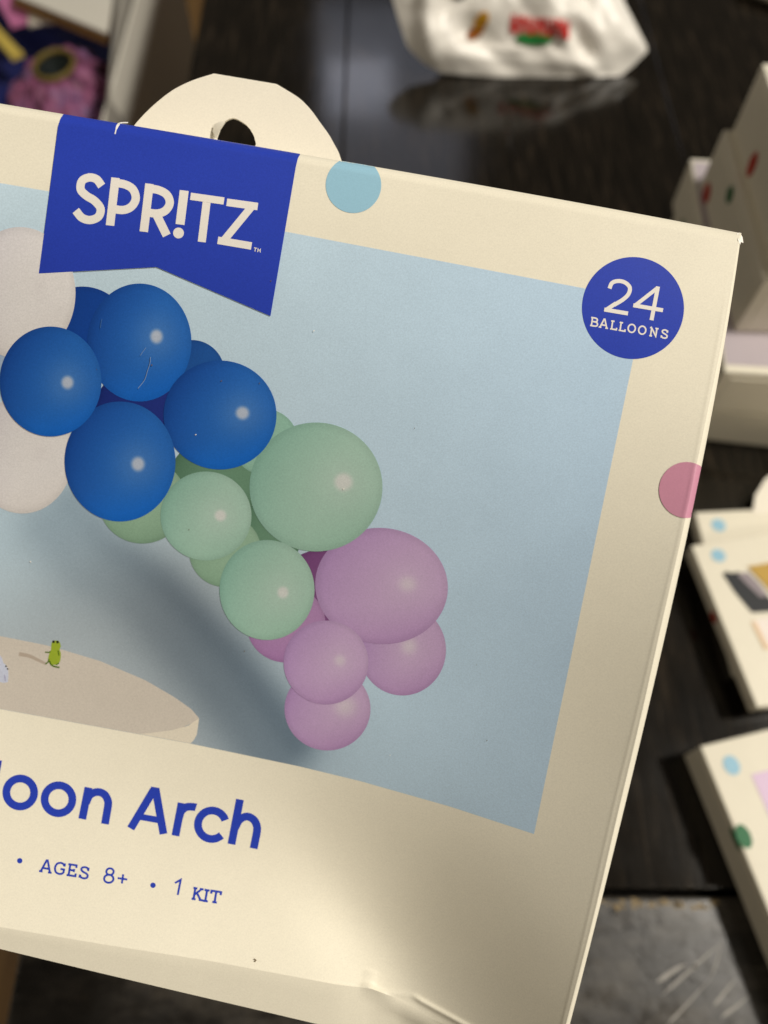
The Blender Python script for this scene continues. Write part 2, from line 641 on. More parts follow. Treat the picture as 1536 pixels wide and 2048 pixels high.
def decal_disc(name, cx, cy, rx, ry, lift, mat, parent, rings=10, seg=72, colf=None, clip=None, rot=0.0):
    rr = np.linspace(0, 1, rings + 1)[1:]
    th = np.linspace(0, 2 * math.pi, seg, endpoint=False)
    nx = np.concatenate([[0], (rr[:, None] * np.cos(th)[None]).ravel()])
    ny = np.concatenate([[0], (rr[:, None] * np.sin(th)[None]).ravel()])
    c, s = math.cos(rot), math.sin(rot)
    x = cx + rx * nx * c - ry * ny * s
    y = cy + rx * nx * s + ry * ny * c
    if clip:
        x, y = clip(x, y)
    f = [(0, 1 + (j + 1) % seg, 1 + j) for j in range(seg)]
    for i in range(rings - 1):
        for j in range(seg):
            a = 1 + i * seg + j
            b2 = 1 + i * seg + (j + 1) % seg
            f.append((a, b2, b2 + seg, a + seg))
    cols = colf(nx, ny) if colf else None
    return mesh(name, face(x, y, lift), f, mat, parent, base, smooth=True, cols=cols)


def resample(pts, step=5.0):
    out = [np.asarray(pts[0], float)]
    for a, b2 in zip(pts[:-1], pts[1:]):
        a, b2 = np.asarray(a, float), np.asarray(b2, float)
        k = max(1, int(np.hypot(*(b2 - a)) / step))
        for i in range(1, k + 1):
            out.append(a + (b2 - a) * i / k)
    return np.array(out)


def spline(pts, sub=7):
    p = np.asarray(pts, float)
    q = np.concatenate([[2 * p[0] - p[1]], p, [2 * p[-1] - p[-2]]])
    out = []
    for i in range(1, len(q) - 2):
        for k in range(sub):
            t = k / sub
            a, b2, c, d = q[i - 1], q[i], q[i + 1], q[i + 2]
            out.append(0.5 * ((2 * b2) + (c - a) * t + (2 * a - 5 * b2 + 4 * c - d) * t * t + (3 * b2 - a - 3 * c + d) * t ** 3))
    out.append(p[-1])
    return np.array(out)


class Ink:
    """strokes drawn on the card, gathered into one mesh for a word"""

    def __init__(self, lift):
        self.lift, self.V, self.F, self.k, self.n = lift, [], [], 0, 0

    def stroke(self, pts, w, closed=False, w1=None):
        p = np.asarray(pts, float)
        if closed:
            t = np.roll(p, -1, 0) - np.roll(p, 1, 0)
            t /= np.linalg.norm(t, axis=1)[:, None]
            nrm = np.stack([-t[:, 1], t[:, 0]], -1)
            sc = np.ones(len(p))
        else:
            e = np.diff(p, axis=0)
            e /= np.linalg.norm(e, axis=1)[:, None]
            e0 = np.concatenate([e[:1], e])
            e1 = np.concatenate([e, e[-1:]])
            n0 = np.stack([-e0[:, 1], e0[:, 0]], -1)
            n1 = np.stack([-e1[:, 1], e1[:, 0]], -1)
            nrm = n0 + n1
            nrm /= np.linalg.norm(nrm, axis=1)[:, None]
            sc = 1 / np.clip((nrm * n1).sum(1), 0.42, 1)
        ww = np.full(len(p), w / 2.0) if w1 is None else np.linspace(w / 2.0, w1 / 2.0, len(p))
        a = p + nrm * (sc * ww)[:, None]
        b2 = p - nrm * (sc * ww)[:, None]
        q = np.concatenate([a, b2])
        self.V.append(face(q[:, 0], q[:, 1], self.lift + self.k * 8e-6))
        m_ = len(p)
        for i in range(m_ if closed else m_ - 1):
            j = (i + 1) % m_
            self.F.append(tuple(self.n + v for v in (i, j, m_ + j, m_ + i)))
        self.n += 2 * m_
        self.k = (self.k + 1) % 4
        return self

    def line(self, pts, w):
        return self.stroke(resample(pts), w)

    def curve(self, pts, w):
        return self.stroke(spline(pts), w)

    def ring(self, cx, cy, rx, ry, w, seg=44):
        th = np.linspace(0, 2 * math.pi, seg, endpoint=False)
        return self.stroke(np.stack([cx + rx * np.cos(th), cy + ry * np.sin(th)], -1), w, True)

    def dot(self, cx, cy, r, seg=20):
        th = np.linspace(0, 2 * math.pi, seg, endpoint=False)
        q = np.stack([cx + r * np.cos(th), cy + r * np.sin(th)], -1)
        self.V.append(face(q[:, 0], q[:, 1], self.lift))
        self.F.append(tuple(self.n + i for i in range(seg)))
        self.n += seg
        return self

    def poly(self, pts):
        q = np.asarray(pts, float)
        self.V.append(face(q[:, 0], q[:, 1], self.lift + self.k * 8e-6))
        self.F.append(tuple(self.n + i for i in range(len(q))))
        self.n += len(q)
        return self

    def done(self, name, mat, parent):
        return mesh(name, np.concatenate(self.V), self.F, mat, parent, base)


# --- the picture
BG_TOP = [(-660, 255), (0, 366), (575, 464), (1165, 576), (1291, 600)]
BG_BOT = [(-880, 1272), (0, 1418), (380, 1487), (600, 1533), (720, 1562), (900, 1613), (1068, 1668)]
BG_R = [(1291, 600), (1268, 710), (1170, 1180), (1068, 1668)]
P = tfi(curve(BG_TOP), curve(BG_BOT), curve([(-660, 255), (-880, 1272)]), curve(BG_R), np.linspace(0, 1, 200), np.linspace(0, 1, 150))


def seg_dist(x, y, pts):
    best = np.full(x.shape, 1e9)
    for (ax, ay), (bx, by) in zip(pts[:-1], pts[1:]):
        ex_, ey_ = bx - ax, by - ay
        t = np.clip(((x - ax) * ex_ + (y - ay) * ey_) / (ex_ * ex_ + ey_ * ey_), 0, 1)
        best = np.minimum(best, np.hypot(x - ax - t * ex_, y - ay - t * ey_))
    return best


def backdrop_col(x, y):
    """colours of the photograph printed on the box"""
    top = np.array([199, 222, 238.])
    right = np.array([188, 214, 238.])
    f = np.clip((x - 300) / 900, 0, 1)[..., None]
    c = top * (1 - f) + right * f
    low = sstep(950, 1250, y + 0.3 * (x - 300)) * (1 - sstep(300, 800, x))
    c = c * (1 - low[..., None]) + np.array([174, 186, 195.]) * low[..., None]
    line_ = [(150, 1000), (215, 1085), (330, 1165), (400, 1235), (470, 1310), (540, 1400), (600, 1480)]
    d = seg_dist(x, y, line_)
    left_ = seg_dist(x, y, [(p_ - 55, q_ + 55) for p_, q_ in line_])
    k = 0.55 + 0.45 * sstep(150, 420, x)
    sh = (np.exp(-(d / 44.0) ** 2) * 0.32 + np.exp(-(left_ / 62.0) ** 2) * 0.27 + np.exp(-(left_ / 150.0) ** 2) * 0.13) * k
    c = c * (1 - np.clip(sh, 0, 0.8)[..., None] * np.array([0.82, 0.75, 0.67]))
    return lin(np.clip(c, 0, 255))


pic = decal_grid('picture_print', P, LAYER, M_print, kit, cols=backdrop_col(P[..., 0], P[..., 1]).reshape(-1, 3))

# round table in the picture
TOPC = [(-500, 1275), (-300, 1256), (-100, 1258), (0, 1272), (100, 1292), (200, 1322), (290, 1360), (350, 1395), (385, 1420), (398, 1436)]


def bg_bot_y(x):
    return interp(x, BG_BOT)


n_ = 60
xs = np.linspace(-500, 398, n_)
ty = interp(xs, TOPC)
by_ = np.minimum(np.where(xs > 275, interp(xs, [(275, 1468), (300, 1466), (340, 1461), (375, 1452), (398, 1437)]), 9999), bg_bot_y(xs) - 0.5)
Pt = np.stack([np.stack([xs, ty + (by_ - ty) * k / 10], -1) for k in range(11)], 0)
colt = np.tile(lin((204, 196, 186)), (Pt.shape[0] * Pt.shape[1], 1))
decal_grid('table_print', Pt, 2 * LAYER, M_print, pic, cols=colt)
xs = np.linspace(275, 398, 30)
ry0 = interp(xs, [(275, 1468), (300, 1466), (340, 1461), (375, 1452), (398, 1437)])
ry1 = np.minimum(bg_bot_y(xs) - 0.5, interp(xs, [(275, 1600), (370, 1600), (383, 1486), (392, 1474), (397, 1458), (398, 1439)]))
Pr = np.stack([np.stack([xs, ry0 + (np.maximum(ry1, ry0 + .3) - ry0) * k / 4], -1) for k in range(5)], 0)
decal_grid('table_rim_print', Pr, 2 * LAYER, M_print, pic, cols=np.tile(lin((224, 216, 200)), (Pr.shape[0] * Pr.shape[1], 1)))

# balloons in the picture: centre, radii, kind, highlight
BAL = []


def add_bal(cx, cy, rx, ry, kind, hl=None, rot=0.0, hs=0.12):
    BAL.append((cx, cy, rx, ry, kind, hl, rot, hs))


add_bal(-60, 705, 74, 78, 'skyb')
add_bal(165, 672, 97, 99, 'bluedark')
add_bal(45, 910, 102, 117, 'white', (80, 905), 0, 0.16)
add_bal(40, 586, 111, 132, 'white', (80, 570), 0, 0.16)
add_bal(384, 748, 66, 68, 'bluemid')
add_bal(640, 1192, 88, 92, 'purpledark')
add_bal(572, 1248, 79, 77, 'purplemid')
add_bal(805, 1300, 87, 91, 'purple', (818, 1292), 0, 0.22)
add_bal(763, 1172, 133, 116, 'purple', (815, 1168), 0.12, 0.16)
add_bal(655, 1418, 86, 83, 'purple', (690, 1412), 0, 0.3)
add_bal(652, 1325, 85, 84, 'purple', (680, 1321), 0, 0.16)
add_bal(525, 1080, 75, 72, 'greendark')
add_bal(430, 960, 92, 84, 'greendark')
add_bal(285, 1002, 88, 85, 'greenolive')
add_bal(530, 884, 66, 66, 'greenmid')
add_bal(450, 1102, 72, 72, 'greenolive')
add_bal(632, 974, 133, 129, 'green', (687, 964), 0, 0.14)
add_bal(412, 1032, 91, 89, 'green', (441, 1031), 0, 0.13)
add_bal(534, 1180, 95, 100, 'green', (566, 1185), 0, 0.12)
add_bal(290, 820, 100, 90, 'bluecore')
add_bal(279, 685, 104, 118, 'blue', (313, 673), 0, 0.12)
add_bal(440, 830, 113, 109, 'blue', (485, 826), 0, 0.12)
add_bal(240, 923, 111, 120, 'blue', (276, 928), 0, 0.12)
add_bal(101, 763, 102, 110, 'blue', (135, 765), 0, 0.12)
# the arch goes on past the photograph's edge
for a in ((-190, 640, 125, 130, 'white', (-150, 630)), (-300, 560, 105, 110, 'skyb', None), (-420, 640, 120, 118, 'green', (-380, 630)), (-200, 480, 90, 88, 'blue', (-180, 475)),
          (-520, 760, 110, 112, 'green', (-480, 755)), (-590, 900, 105, 105, 'purple', (-560, 900)), (-640, 1040, 95, 92, 'purple', (-610, 1040)), (-130, 830, 95, 95, 'white', (-100, 830))):
    BAL.insert(0, (*a, 0.0, 0.14))

PAL = {  # centre, shaded side, lower rim
    'white': ((234, 231, 232), (214, 211, 219), (220, 214, 212)),
    'blue': ((40, 106, 194), (22, 70, 154), (14, 106, 218)),
    'bluemid': ((34, 88, 165), (22, 66, 140), (24, 80, 160)),
    'bluedark': ((22, 70, 158), (18, 58, 138), (24, 60, 150)),
    'bluecore': ((36, 52, 134), (26, 44, 120), (38, 46, 128)),
    'skyb': ((168, 188, 214), (150, 172, 204), (170, 185, 205)),
    'green': ((168, 202, 188), (136, 182, 168), (150, 190, 172)),
    'greenmid': ((150, 194, 178), (140, 186, 172), (140, 180, 160)),
    'greenolive': ((150, 184, 160), (128, 162, 140), (118, 152, 128)),
    'greendark': ((108, 146, 122), (82, 120, 98), (80, 116, 92)),
    'purple': ((200, 170, 210), (176, 142, 194), (178, 138, 192)),
    'purplemid': ((178, 138, 186), (156, 116, 168), (158, 112, 168)),
    'purpledark': ((132, 84, 136), (112, 66, 120), (112, 64, 120)),
}


def bal_col(cx, cy, rx, ry, kind, hl, rot, hs):
    a, b2, c = (np.array(k, float) for k in PAL[kind])
    c_, s_ = math.cos(rot), math.sin(rot)

    def fn(nx, ny):
        r = np.hypot(nx, ny)
        side = np.clip(-nx * 0.75 - ny * 0.35 + 0.15, 0, 1) ** 1.1 * (0.35 + 0.65 * r)
        low = np.clip(ny * 0.9 + nx * 0.25 - 0.25, 0, 1) * r
        col = a + (b2 - a) * side[:, None] + (c - a) * low[:, None]
        rim = sstep(0.86, 1.0, r)
        col = col * (1 - 0.05 * rim[:, None])
        if hl:
            x = rx * nx * c_ - ry * ny * s_ + cx
            y = rx * nx * s_ + ry * ny * c_ + cy
            d = np.hypot((x - hl[0]) / rx, (y - hl[1]) / ry)
            wide = np.exp(-(d / 0.42) ** 2) * 0.16
            soft_ = kind in ('purple', 'white') and hs > 0.13
            core = (1 - sstep(hs * (0.1 if soft_ else 0.55), hs * 1.35, d)) * (0.42 if soft_ else 0.62)
            f = np.clip(wide + core, 0, 1)[:, None]
            col = col + (np.array([226, 222, 224.]) - col) * f
        return lin(np.clip(col, 0, 255))
    return fn


levels = []
BX_CLIP = (-870, 1280)
for i, bdef in enumerate(BAL):
    cx, cy, rx, ry = bdef[:4]
    lv = 2
    for j in range(i):
        ox, oy_, orx, ory = BAL[j][:4]
        if math.hypot((cx - ox) / (rx + orx), (cy - oy_) / (ry + ory)) < 1.02:
            lv = max(lv, levels[j] + 1)
    levels.append(lv)
    decal_disc('balloon_print', cx, cy, rx, ry, lv * LAYER, M_print, pic, 44, 96, bal_col(*bdef), rot=bdef[6])
TOPL = (max(levels) + 1) * LAYER
RIBL = (max(l for l, q in zip(levels, BAL) if q[0] < 560 and q[1] - q[3] < 640) + 1) * LAYER
BADL = 3 * LAYER

# toy figures in the picture
M_frog = paper('leaf_green_ink', (152, 172, 52), 0.46, 0.08)
M_frogd = paper('dark_green_ink', (84, 110, 30), 0.46, 0.08)
M_dark = plain('dark_ink', (28, 28, 26), 0.5)
ink = Ink(3 * LAYER)
ink.poly([(110 + (x - 109) * 1.3, y) for x, y in [(104, 1285), (108, 1281), (114, 1281), (117, 1286), (118, 1293), (116, 1299), (118, 1306), (118, 1314), (117, 1322), (114, 1328), (108, 1330), (101, 1328), (98, 1321), (99, 1312), (101, 1304), (103, 1299), (103, 1292)]])
ink.done('figure_print', M_frog, pic)
ink = Ink(4 * LAYER)
ink.line([(101, 1303), (97, 1305), (90, 1304)], 2.6).line([(116, 1301), (118, 1311)], 2.2).curve([(98, 1318), (96, 1324), (91, 1328)], 2.6)
ink.curve([(99, 1322), (102, 1329), (109, 1333), (119, 1335)], 3.0).line([(112, 1330), (118, 1326)], 2.4)
ink.done('figure_outline_print', M_frogd, pic)
Ink(4 * LAYER).dot(107, 1283.5, 2.7).dot(115, 1284, 2.7).dot(12, 1332.5, 1.8).dot(15, 1338, 1.6).dot(6, 1353, 1.3).done('figure_eyes_print', M_dark, pic)
Ink(3 * LAYER).poly([(-26, 1318), (-14, 1310), (0, 1310), (4, 1316), (7, 1326), (12, 1330), (16, 1338), (17, 1350), (16, 1364), (8, 1366), (0, 1364), (-14, 1366), (-28, 1360)]).done('pale_figure_print', paper('pale_lilac_ink', (196, 202, 222), 0.46, 0.12), pic)
ink = Ink(4 * LAYER)
ink.curve([(0, 1336), (6, 1340), (4, 1348), (0, 1350)], 4).line([(9, 1350), (11, 1362)], 2.5)
ink.done('pale_figure_shade_print', paper('grey_lilac_ink', (164, 164, 192), 0.46, 0.1), pic)
sh = Ink(2.6 * LAYER)
sh.stroke(spline([(92, 1328), (76, 1320), (58, 1312), (38, 1308)]), 5, w1=8)
sh.done('figure_shade_print', paper('warm_grey_ink', (178, 165, 152), 0.46, 0.05), pic)

# --- ribbon banner
S2 = np.linspace(0, 1, 81)
T2 = np.concatenate([np.linspace(0, 0.07, 10)[:-1], np.linspace(0.07, 1, 60)])
rt_ = curve([(x, float(t_y(x))) for x in np.linspace(127, 601, 30)])
rb_ = curve([(77.5, 547), (313, 534), (541, 632)], (0, 0.5, 1))
rl_ = curve([(127, float(t_y(127))), (121, 237), (116, 252), (77.5, 547)])
rr_ = curve([(601, float(t_y(601))), (596, 316), (592, 332), (541, 632)])
P = tfi(rt_, rb_, rl_, rr_, S2, T2)
rib = decal_grid('ribbon_print', P, RIBL, M_blue, kit)
ink = Ink(RIBL + LAYER)
SW = 16.5
ink.curve([(203.5, 372), (193, 358.5), (178, 355), (164, 362), (161.5, 379), (173, 391.5), (189, 401.5), (201, 417), (197, 433), (181, 440), (164, 435.5), (151.5, 421)], SW)
ink.line([(220, 451), (231, 355.5)], 17).curve([(226, 365), (250, 369), (266, 379), (271.5, 397), (263, 413), (246, 420), (222, 417)], SW)
ink.line([(287.5, 463.5), (299, 367.5)], 17).curve([(294, 376), (318, 380.5), (334, 390), (339.5, 406), (331, 421), (314, 427), (290, 424)], SW).line([(311, 425), (333.5, 471)], 17)
ink.line([(368.5, 381), (360, 449)], 18).dot(357, 466, 10.8, 28)
ink.line([(381, 392.5), (448, 402)], 14.5).line([(414, 398), (403.5, 484)], 16)
ink.line([(453.5, 404.5), (515.5, 413)], 15).line([(506, 410), (446, 483)], 15).line([(435.5, 480.5), (503, 492)], 15)
ink.done('lettering', M_white, rib)
ink = Ink(RIBL + LAYER)
ink.line([(508, 495.5), (514, 496.5)], 1.6).line([(511, 496), (510, 503)], 1.6)
ink.line([(515, 504), (516, 497), (518, 502), (521, 498), (520.5, 505)], 1.5)
ink.done('trademark_lettering', M_white, rib)
ink = Ink(RIBL + LAYER)
ink.curve([(230, 268), (232, 260), (234, 251), (240, 246), (256, 245)], 2.4).curve([(233, 258), (236, 252), (239, 248)], 3)
ink.done('scuff', M_scuff, rib)

# --- badge and dots
badge = decal_disc('badge_print', 1266, 616, 102, 102, BADL, M_blue, kit, 22, 96)
ink = Ink(BADL + LAYER)
ink.curve([(1219, 577), (1224, 566), (1236, 562), (1250, 565), (1259.5, 575), (1257, 588), (1246, 599), (1228, 610)], 8)
ink.line([(1232, 606.5), (1212, 620)], 8).line([(1208.5, 619), (1256, 627)], 8)
ink.line([(1326, 620.5), (1266.5, 610.5)], 8).line([(1269.5, 611.5), (1315.5, 575.5)], 7.5).line([(1316, 573), (1303, 640.5)], 8)
ink.done('number_lettering', M_white, badge)

SLAB = {  # strokes in a unit cap height
    'A': [[(0.08, 0), (0.42, 1), (0.50, 1), (0.84, 0)], [(0.2, 0.33), (0.72, 0.33)], [(-0.04, 0.04), (0.24, 0.04)], [(0.68, 0.04), (0.96, 0.04)]],
    'B': [[(0.14, 0), (0.14, 1)], 'c', [(0.0, 0.95), (0.45, 0.95), (0.66, 0.86), (0.66, 0.63), (0.45, 0.53), (0.14, 0.53)], 'c', [(0.14, 0.53), (0.52, 0.52), (0.74, 0.4), (0.74, 0.15), (0.52, 0.05), (0.0, 0.05)]],
    'L': [[(0.16, 0), (0.16, 0.95)], [(0.0, 0.95), (0.36, 0.95)], [(0.0, 0.05), (0.68, 0.05), (0.68, 0.27)]],
    'O': ['o', (0.44, 0.5, 0.38, 0.45)],
    'N': [[(0.16, 0), (0.16, 0.95), (0.72, 0.05), (0.72, 1)], [(-0.02, 0.95), (0.17, 0.95)], [(0.02, 0.04), (0.32, 0.04)], [(0.56, 0.96), (0.9, 0.96)]],
    'S': ['c', [(0.64, 0.72), (0.56, 0.90), (0.36, 0.96), (0.14, 0.88), (0.10, 0.70), (0.26, 0.56), (0.48, 0.48), (0.66, 0.34), (0.62, 0.12), (0.40, 0.04), (0.16, 0.09), (0.06, 0.27)], [(0.64, 0.68), (0.64, 0.96)], [(0.06, 0.30), (0.06, 0.03)]],
    'G': ['c', [(0.78, 0.74), (0.66, 0.90), (0.46, 0.96), (0.2, 0.86), (0.08, 0.62), (0.08, 0.38), (0.2, 0.14), (0.46, 0.04), (0.68, 0.1), (0.80, 0.24)], [(0.79, 0.2), (0.79, 0.46), (0.5, 0.46)], [(0.78, 0.7), (0.78, 0.97)]],
    'E': [[(0.16, 0), (0.16, 1)], [(0.0, 0.95), (0.66, 0.95), (0.66, 0.74)], [(0.16, 0.5), (0.52, 0.5)], [(0.52, 0.38), (0.52, 0.62)], [(0.0, 0.05), (0.70, 0.05), (0.70, 0.28)]],
    'K': [[(0.16, 0), (0.16, 1)], [(0.0, 0.95), (0.32, 0.95)], [(0.0, 0.05), (0.32, 0.05)], [(0.18, 0.42), (0.66, 0.95)], [(0.34, 0.58), (0.72, 0.05)], [(0.52, 0.95), (0.82, 0.95)], [(0.58, 0.05), (0.90, 0.05)]],
    'I': [[(0.2, 0), (0.2, 1)], [(0.0, 0.95), (0.4, 0.95)], [(0.0, 0.05), (0.4, 0.05)]],
    'T': [[(0.42, 0.05), (0.42, 1)], [(0.04, 0.70), (0.04, 0.95), (0.80, 0.95), (0.80, 0.70)], [(0.24, 0.05), (0.60, 0.05)]],
}


def slab(ink, ch, ox, oy_, ex_, ey_, w):
    """ex_, ey_: pixel vectors of one cap height along and up"""
    ex_, ey_ = np.array(ex_), np.array(ey_)
    mode = 'l'
    for s in SLAB[ch]:
        if isinstance(s, str):
            mode = s
            continue
        if mode == 'o':
            th = np.linspace(0, 2 * math.pi, 30, endpoint=False)
            q = np.stack([s[0] + s[2] * np.cos(th), s[1] + s[3] * np.sin(th)], -1)
            p = np.array([ox, oy_]) + q[:, :1] * ex_ + q[:, 1:] * ey_
            ink.stroke(p, w, True)
        else:
            q = np.asarray(s, float)
            p = np.array([ox, oy_]) + q[:, :1] * ex_ + q[:, 1:] * ey_
            if mode == 'c':
                ink.stroke(spline(p, 4), w)
            else:
                ink.line(p, w)
        mode = 'l'


ink = Ink(BADL + LAYER)
for ch, ox in zip('BALLOONS', (1180, 1198, 1220, 1237, 1254, 1275, 1298, 1321)):
    slab(ink, ch, ox, 651.5 + (ox - 1180) * 0.171, (18.5, 3.1), (2.6, -17.5), 3.0)
ink.done('word_lettering', M_white, badge)


def clip_top(x, y):
    return x, np.maximum(y, t_y(x))


def clip_right(x, y):
    return np.minimum(x, ro_x(y)), y


decal_disc('dot_print', 707, 370, 55.5, 56, 3 * LAYER, M_sky, kit, 30, 90, clip=clip_top)
decal_disc('dot_print', 1373, 980, 55, 56, 5 * LAYER, M_pink, kit, 36, 90, clip=clip_right)

# --- title and small print
ink = Ink(2 * LAYER)
SW = 15.5
ink.line([(-3.5, 1520), (-20, 1607)], SW).line([(-38, 1514), (-54, 1601)], SW)
ink.ring(-93, 1562, 27, 28, SW).line([(-60, 1537), (-71, 1599)], SW)
ink.line([(-178, 1490), (-193, 1573)], SW).curve([(-180, 1496), (-155, 1500), (-141, 1512), (-148, 1528), (-186, 1531)], SW).curve([(-186, 1531), (-150, 1536), (-135, 1551), (-146, 1570), (-190, 1571)], SW)
ink.ring(40.5, 1585, 27.8, 28, SW).ring(117, 1598.5, 27.8, 28, SW)
ink.line([(164.5, 1638), (177, 1575)], SW).stroke(np.concatenate([spline([(172, 1606), (180, 1590), (195, 1584), (209, 1589), (216, 1602), (216, 1613)]), resample([(216, 1613), (210, 1648)])[1:]]), SW)
ink.line([(261.5, 1657), (307.5, 1580)], SW).line([(311.5, 1580), (327, 1668)], SW).line([(301.5, 1577.5), (318.5, 1580.5)], 9).line([(277, 1633), (322, 1641)], 12.5)
ink.line([(351, 1671.5), (363.5, 1606)], SW).curve([(358, 1636), (363, 1622), (374, 1614), (388, 1614), (392, 1615)], SW)
th = np.radians(np.linspace(-28, -322, 40))
ink.stroke(np.stack([424 + 28 * np.cos(th + 0.17), 1649.5 + 28.5 * np.sin(th + 0.17)], -1), SW)
ink.line([(463, 1688.5), (480, 1599)], SW).stroke(np.concatenate([spline([(470, 1656), (479, 1640), (494, 1633), (508, 1640), (514, 1653), (514, 1664)]), resample([(514, 1664), (507.5, 1697)])[1:]]), SW)
ink.done('title_lettering', M_blue, kit)

ink = Ink(2 * LAYER)
for ch, ox, oy_ in (('A', 79, 1743), ('G', 106.5, 1747), ('E', 133, 1751), ('S', 157.5, 1756)):
    slab(ink, ch, ox, oy_, (25, 3.9), (4, -24), 4.0)
for ch, ox, oy_ in (('K', 383, 1798.5), ('I', 405.5, 1802.5), ('T', 418.5, 1804)):
    slab(ink, ch, ox, oy_, (25, 4.0), (4, -24), 4.2)
ink.ring(220, 1743.3, 7.3, 6.6, 4.0, 26).ring(217.6, 1757.5, 9.3, 8.0, 4.0, 28)
ink.line([(235.5, 1756), (254.5, 1759)], 3.8).line([(246.5, 1748.5), (243.8, 1767)], 3.8)
ink.line([(350, 1766), (361.5, 1759.5), (355.5, 1790)], 4.0)
ink.dot(39.5, 1721.5, 5.4).dot(306, 1770.5, 5.4)
ink.done('small_lettering', M_blue, kit)

# --- specks, hairs and scuffs
rs = np.random.RandomState(3)
for k in range(18):
    x, y = rs.uniform(20, 1400), rs.uniform(420, 1960)
    if x > ri_x(y) - 30 or y > bi_y(x) - 10 or (y - t_y(x)) < 40:
        continue
    s_ = rs.uniform(0.8, 1.9)
    a_ = rs.uniform(0, 3.14)
    ink = Ink(TOPL + 4 * LAYER)
    ink.poly([(x + s_ * math.cos(a_ + t) * (1 + 0.6 * math.cos(2 * t)), y + s_ * math.sin(a_ + t)) for t in np.linspace(0, 6.28, 9)[:-1]])
    ink.done('speck', M_speck if k % 3 else M_scuff, kit)
Ink(TOPL + 4 * LAYER).curve([(508, 1918), (512, 1920.5), (509, 1923.5)], 2.0).done('speck', M_speck, kit)
Ink(TOPL + 4 * LAYER).curve([(301, 714), (300, 726), (295, 742), (289, 760), (276, 777)], 1.3).curve([(292, 695), (284, 706), (281, 711)], 0.9).done('scratch', plain('scratch_grey', (128, 158, 200), 0.7), pic)
Ink(TOPL + 4 * LAYER).curve([(204, 638), (202, 646), (201, 656)], 1.0).done('scratch', plain('scratch_blue', (70, 118, 180), 0.7), pic)

# ------------------------------------------------------------------ background boxes
M_side = M_cream
M_lav = paper('lavender_ink', (222, 196, 224), 0.46, 0.04)
M_green = paper('green_ink', (20, 104, 58), 0.46, 0.05)
M_red = paper('red_ink', (190, 52, 40), 0.46, 0.05)
M_gold = paper('ochre_print', (196, 160, 78), 0.46, 0.15)
M_coal = paper('charcoal_print', (46, 48, 52), 0.46, 0.2)
M_lilacgrey = paper('lilac_grey_print', (188, 178, 184), 0.46, 0.06)
M_peach = paper('peach_print', (236, 206, 170), 0.46, 0.05)
M_palew = paper('pale_print', (244, 234, 226), 0.46, 0.05)


def carton(name, label, corner, yaw, L, Wd, h, group=None):
    """closed flat carton; local x along its back edge, local -y towards the viewer, z up; origin at the rear left bottom corner"""
    o = empty(name, corner, yaw)
    tag(o, label, 'box', group)
    bm_obj('carton', box_bm(0, L, -Wd, 0, 0, h, 0.0014, 3), M_cream, o, True)
    # tuck flap seam along the front and the left end
    bm_obj('end_flap', box_bm(-0.0006, 0.0004, -Wd + 0.006, -0.006, 0.003, h * 0.86, 0.0002, 1), M_cream, o)
    bm_obj('front_flap', box_bm(0.006, L - 0.006, -Wd - 0.0006, -Wd + 0.0004, 0.003, h * 0.86, 0.0002, 1), M_cream, o)
    return o


def dot(o, x, y, z, r, mat, axis='z', name='dot_print', ry=None):
    bm = bmesh.new()
    th = np.linspace(0, 2 * math.pi, 28, endpoint=False)
    ry = ry or r
    vs = []
    for t in th:
        a, b2 = r * math.cos(t), ry * math.sin(t)
        co = (x + a, y + b2, z) if axis == 'z' else ((x, y + a, z + b2) if axis == 'x' else (x + a, y, z + b2))
        vs.append(bm.verts.new(co))
    bm.faces.new(vs)
    return bm_obj(name, bm, mat, o)


def patch(o, pts, z, mat, name='picture_print', axis='z', c=0.0):
    bm = bmesh.new()
    vs = [bm.verts.new((x, y, z) if axis == 'z' else (x, z, y)) for x, y in pts]
    bm.faces.new(vs)
    return bm_obj(name, bm, mat, o)


LF = 0.0003
# lavender box, lower right
yaw = math.radians(13)
c = hit(1400, 1492, 0.029)
lav = carton('party_box', 'cream box with lavender front picture and green edge dot, nearest the end board', (c[0], c[1], 0), yaw, 0.20, 0.175, 0.029)
patch(lav, [(0.0225, -0.022), (0.178, -0.022), (0.178, -0.15), (0.0225, -0.15)], 0.029 + LF, M_lav)
dot(lav, 0.0135, -0.0145, 0.029 + LF, 0.0048, M_sky, ry=0.0056)
dot(lav, 0.0035, -0.052, 0.029 + LF, 0.0042, M_green, ry=0.0065)
dot(lav, -0.0009, -0.052, 0.0265, 0.0062, M_green, 'x', ry=0.0026)
patch(lav, [(0.045, 0.0), (0.075, 0.0), (0.070, -0.012), (0.060, -0.009), (0.05, -0.012)], 0.029 + LF, M_blue, 'ribbon_print')

# box lying under the picture box, with a hang tab
c2 = hit(1389, 1024, 0.0115)
pb0 = carton('party_box', 'cream box with hang tab lying under the black and gold picture box', (c2[0], c2[1], 0), math.radians(3), 0.17, 0.118, 0.0115, 'boxes in the pair beside the large box')
dot(pb0, 0.0145, -0.0115, 0.0115 + LF, 0.0050, M_sky)
bm = bmesh.new()
pts = [(0.041, -0.004), (0.046, 0.010), (0.056, 0.022), (0.068, 0.028), (0.082, 0.029), (0.096, 0.024), (0.106, 0.012), (0.111, -0.004)]
f0 = bm.faces.new([bm.verts.new((x, y, 0.0118 + max(y, 0) * 0.25)) for x, y in pts])
ex = bmesh.ops.extrude_face_region(bm, geom=[f0])
bmesh.ops.translate(bm, vec=(0, 0, -0.0006), verts=[g_ for g_ in ex['geom'] if isinstance(g_, bmesh.types.BMVert)])
bm_obj('hang_tab', bm, M_inside, pb0)

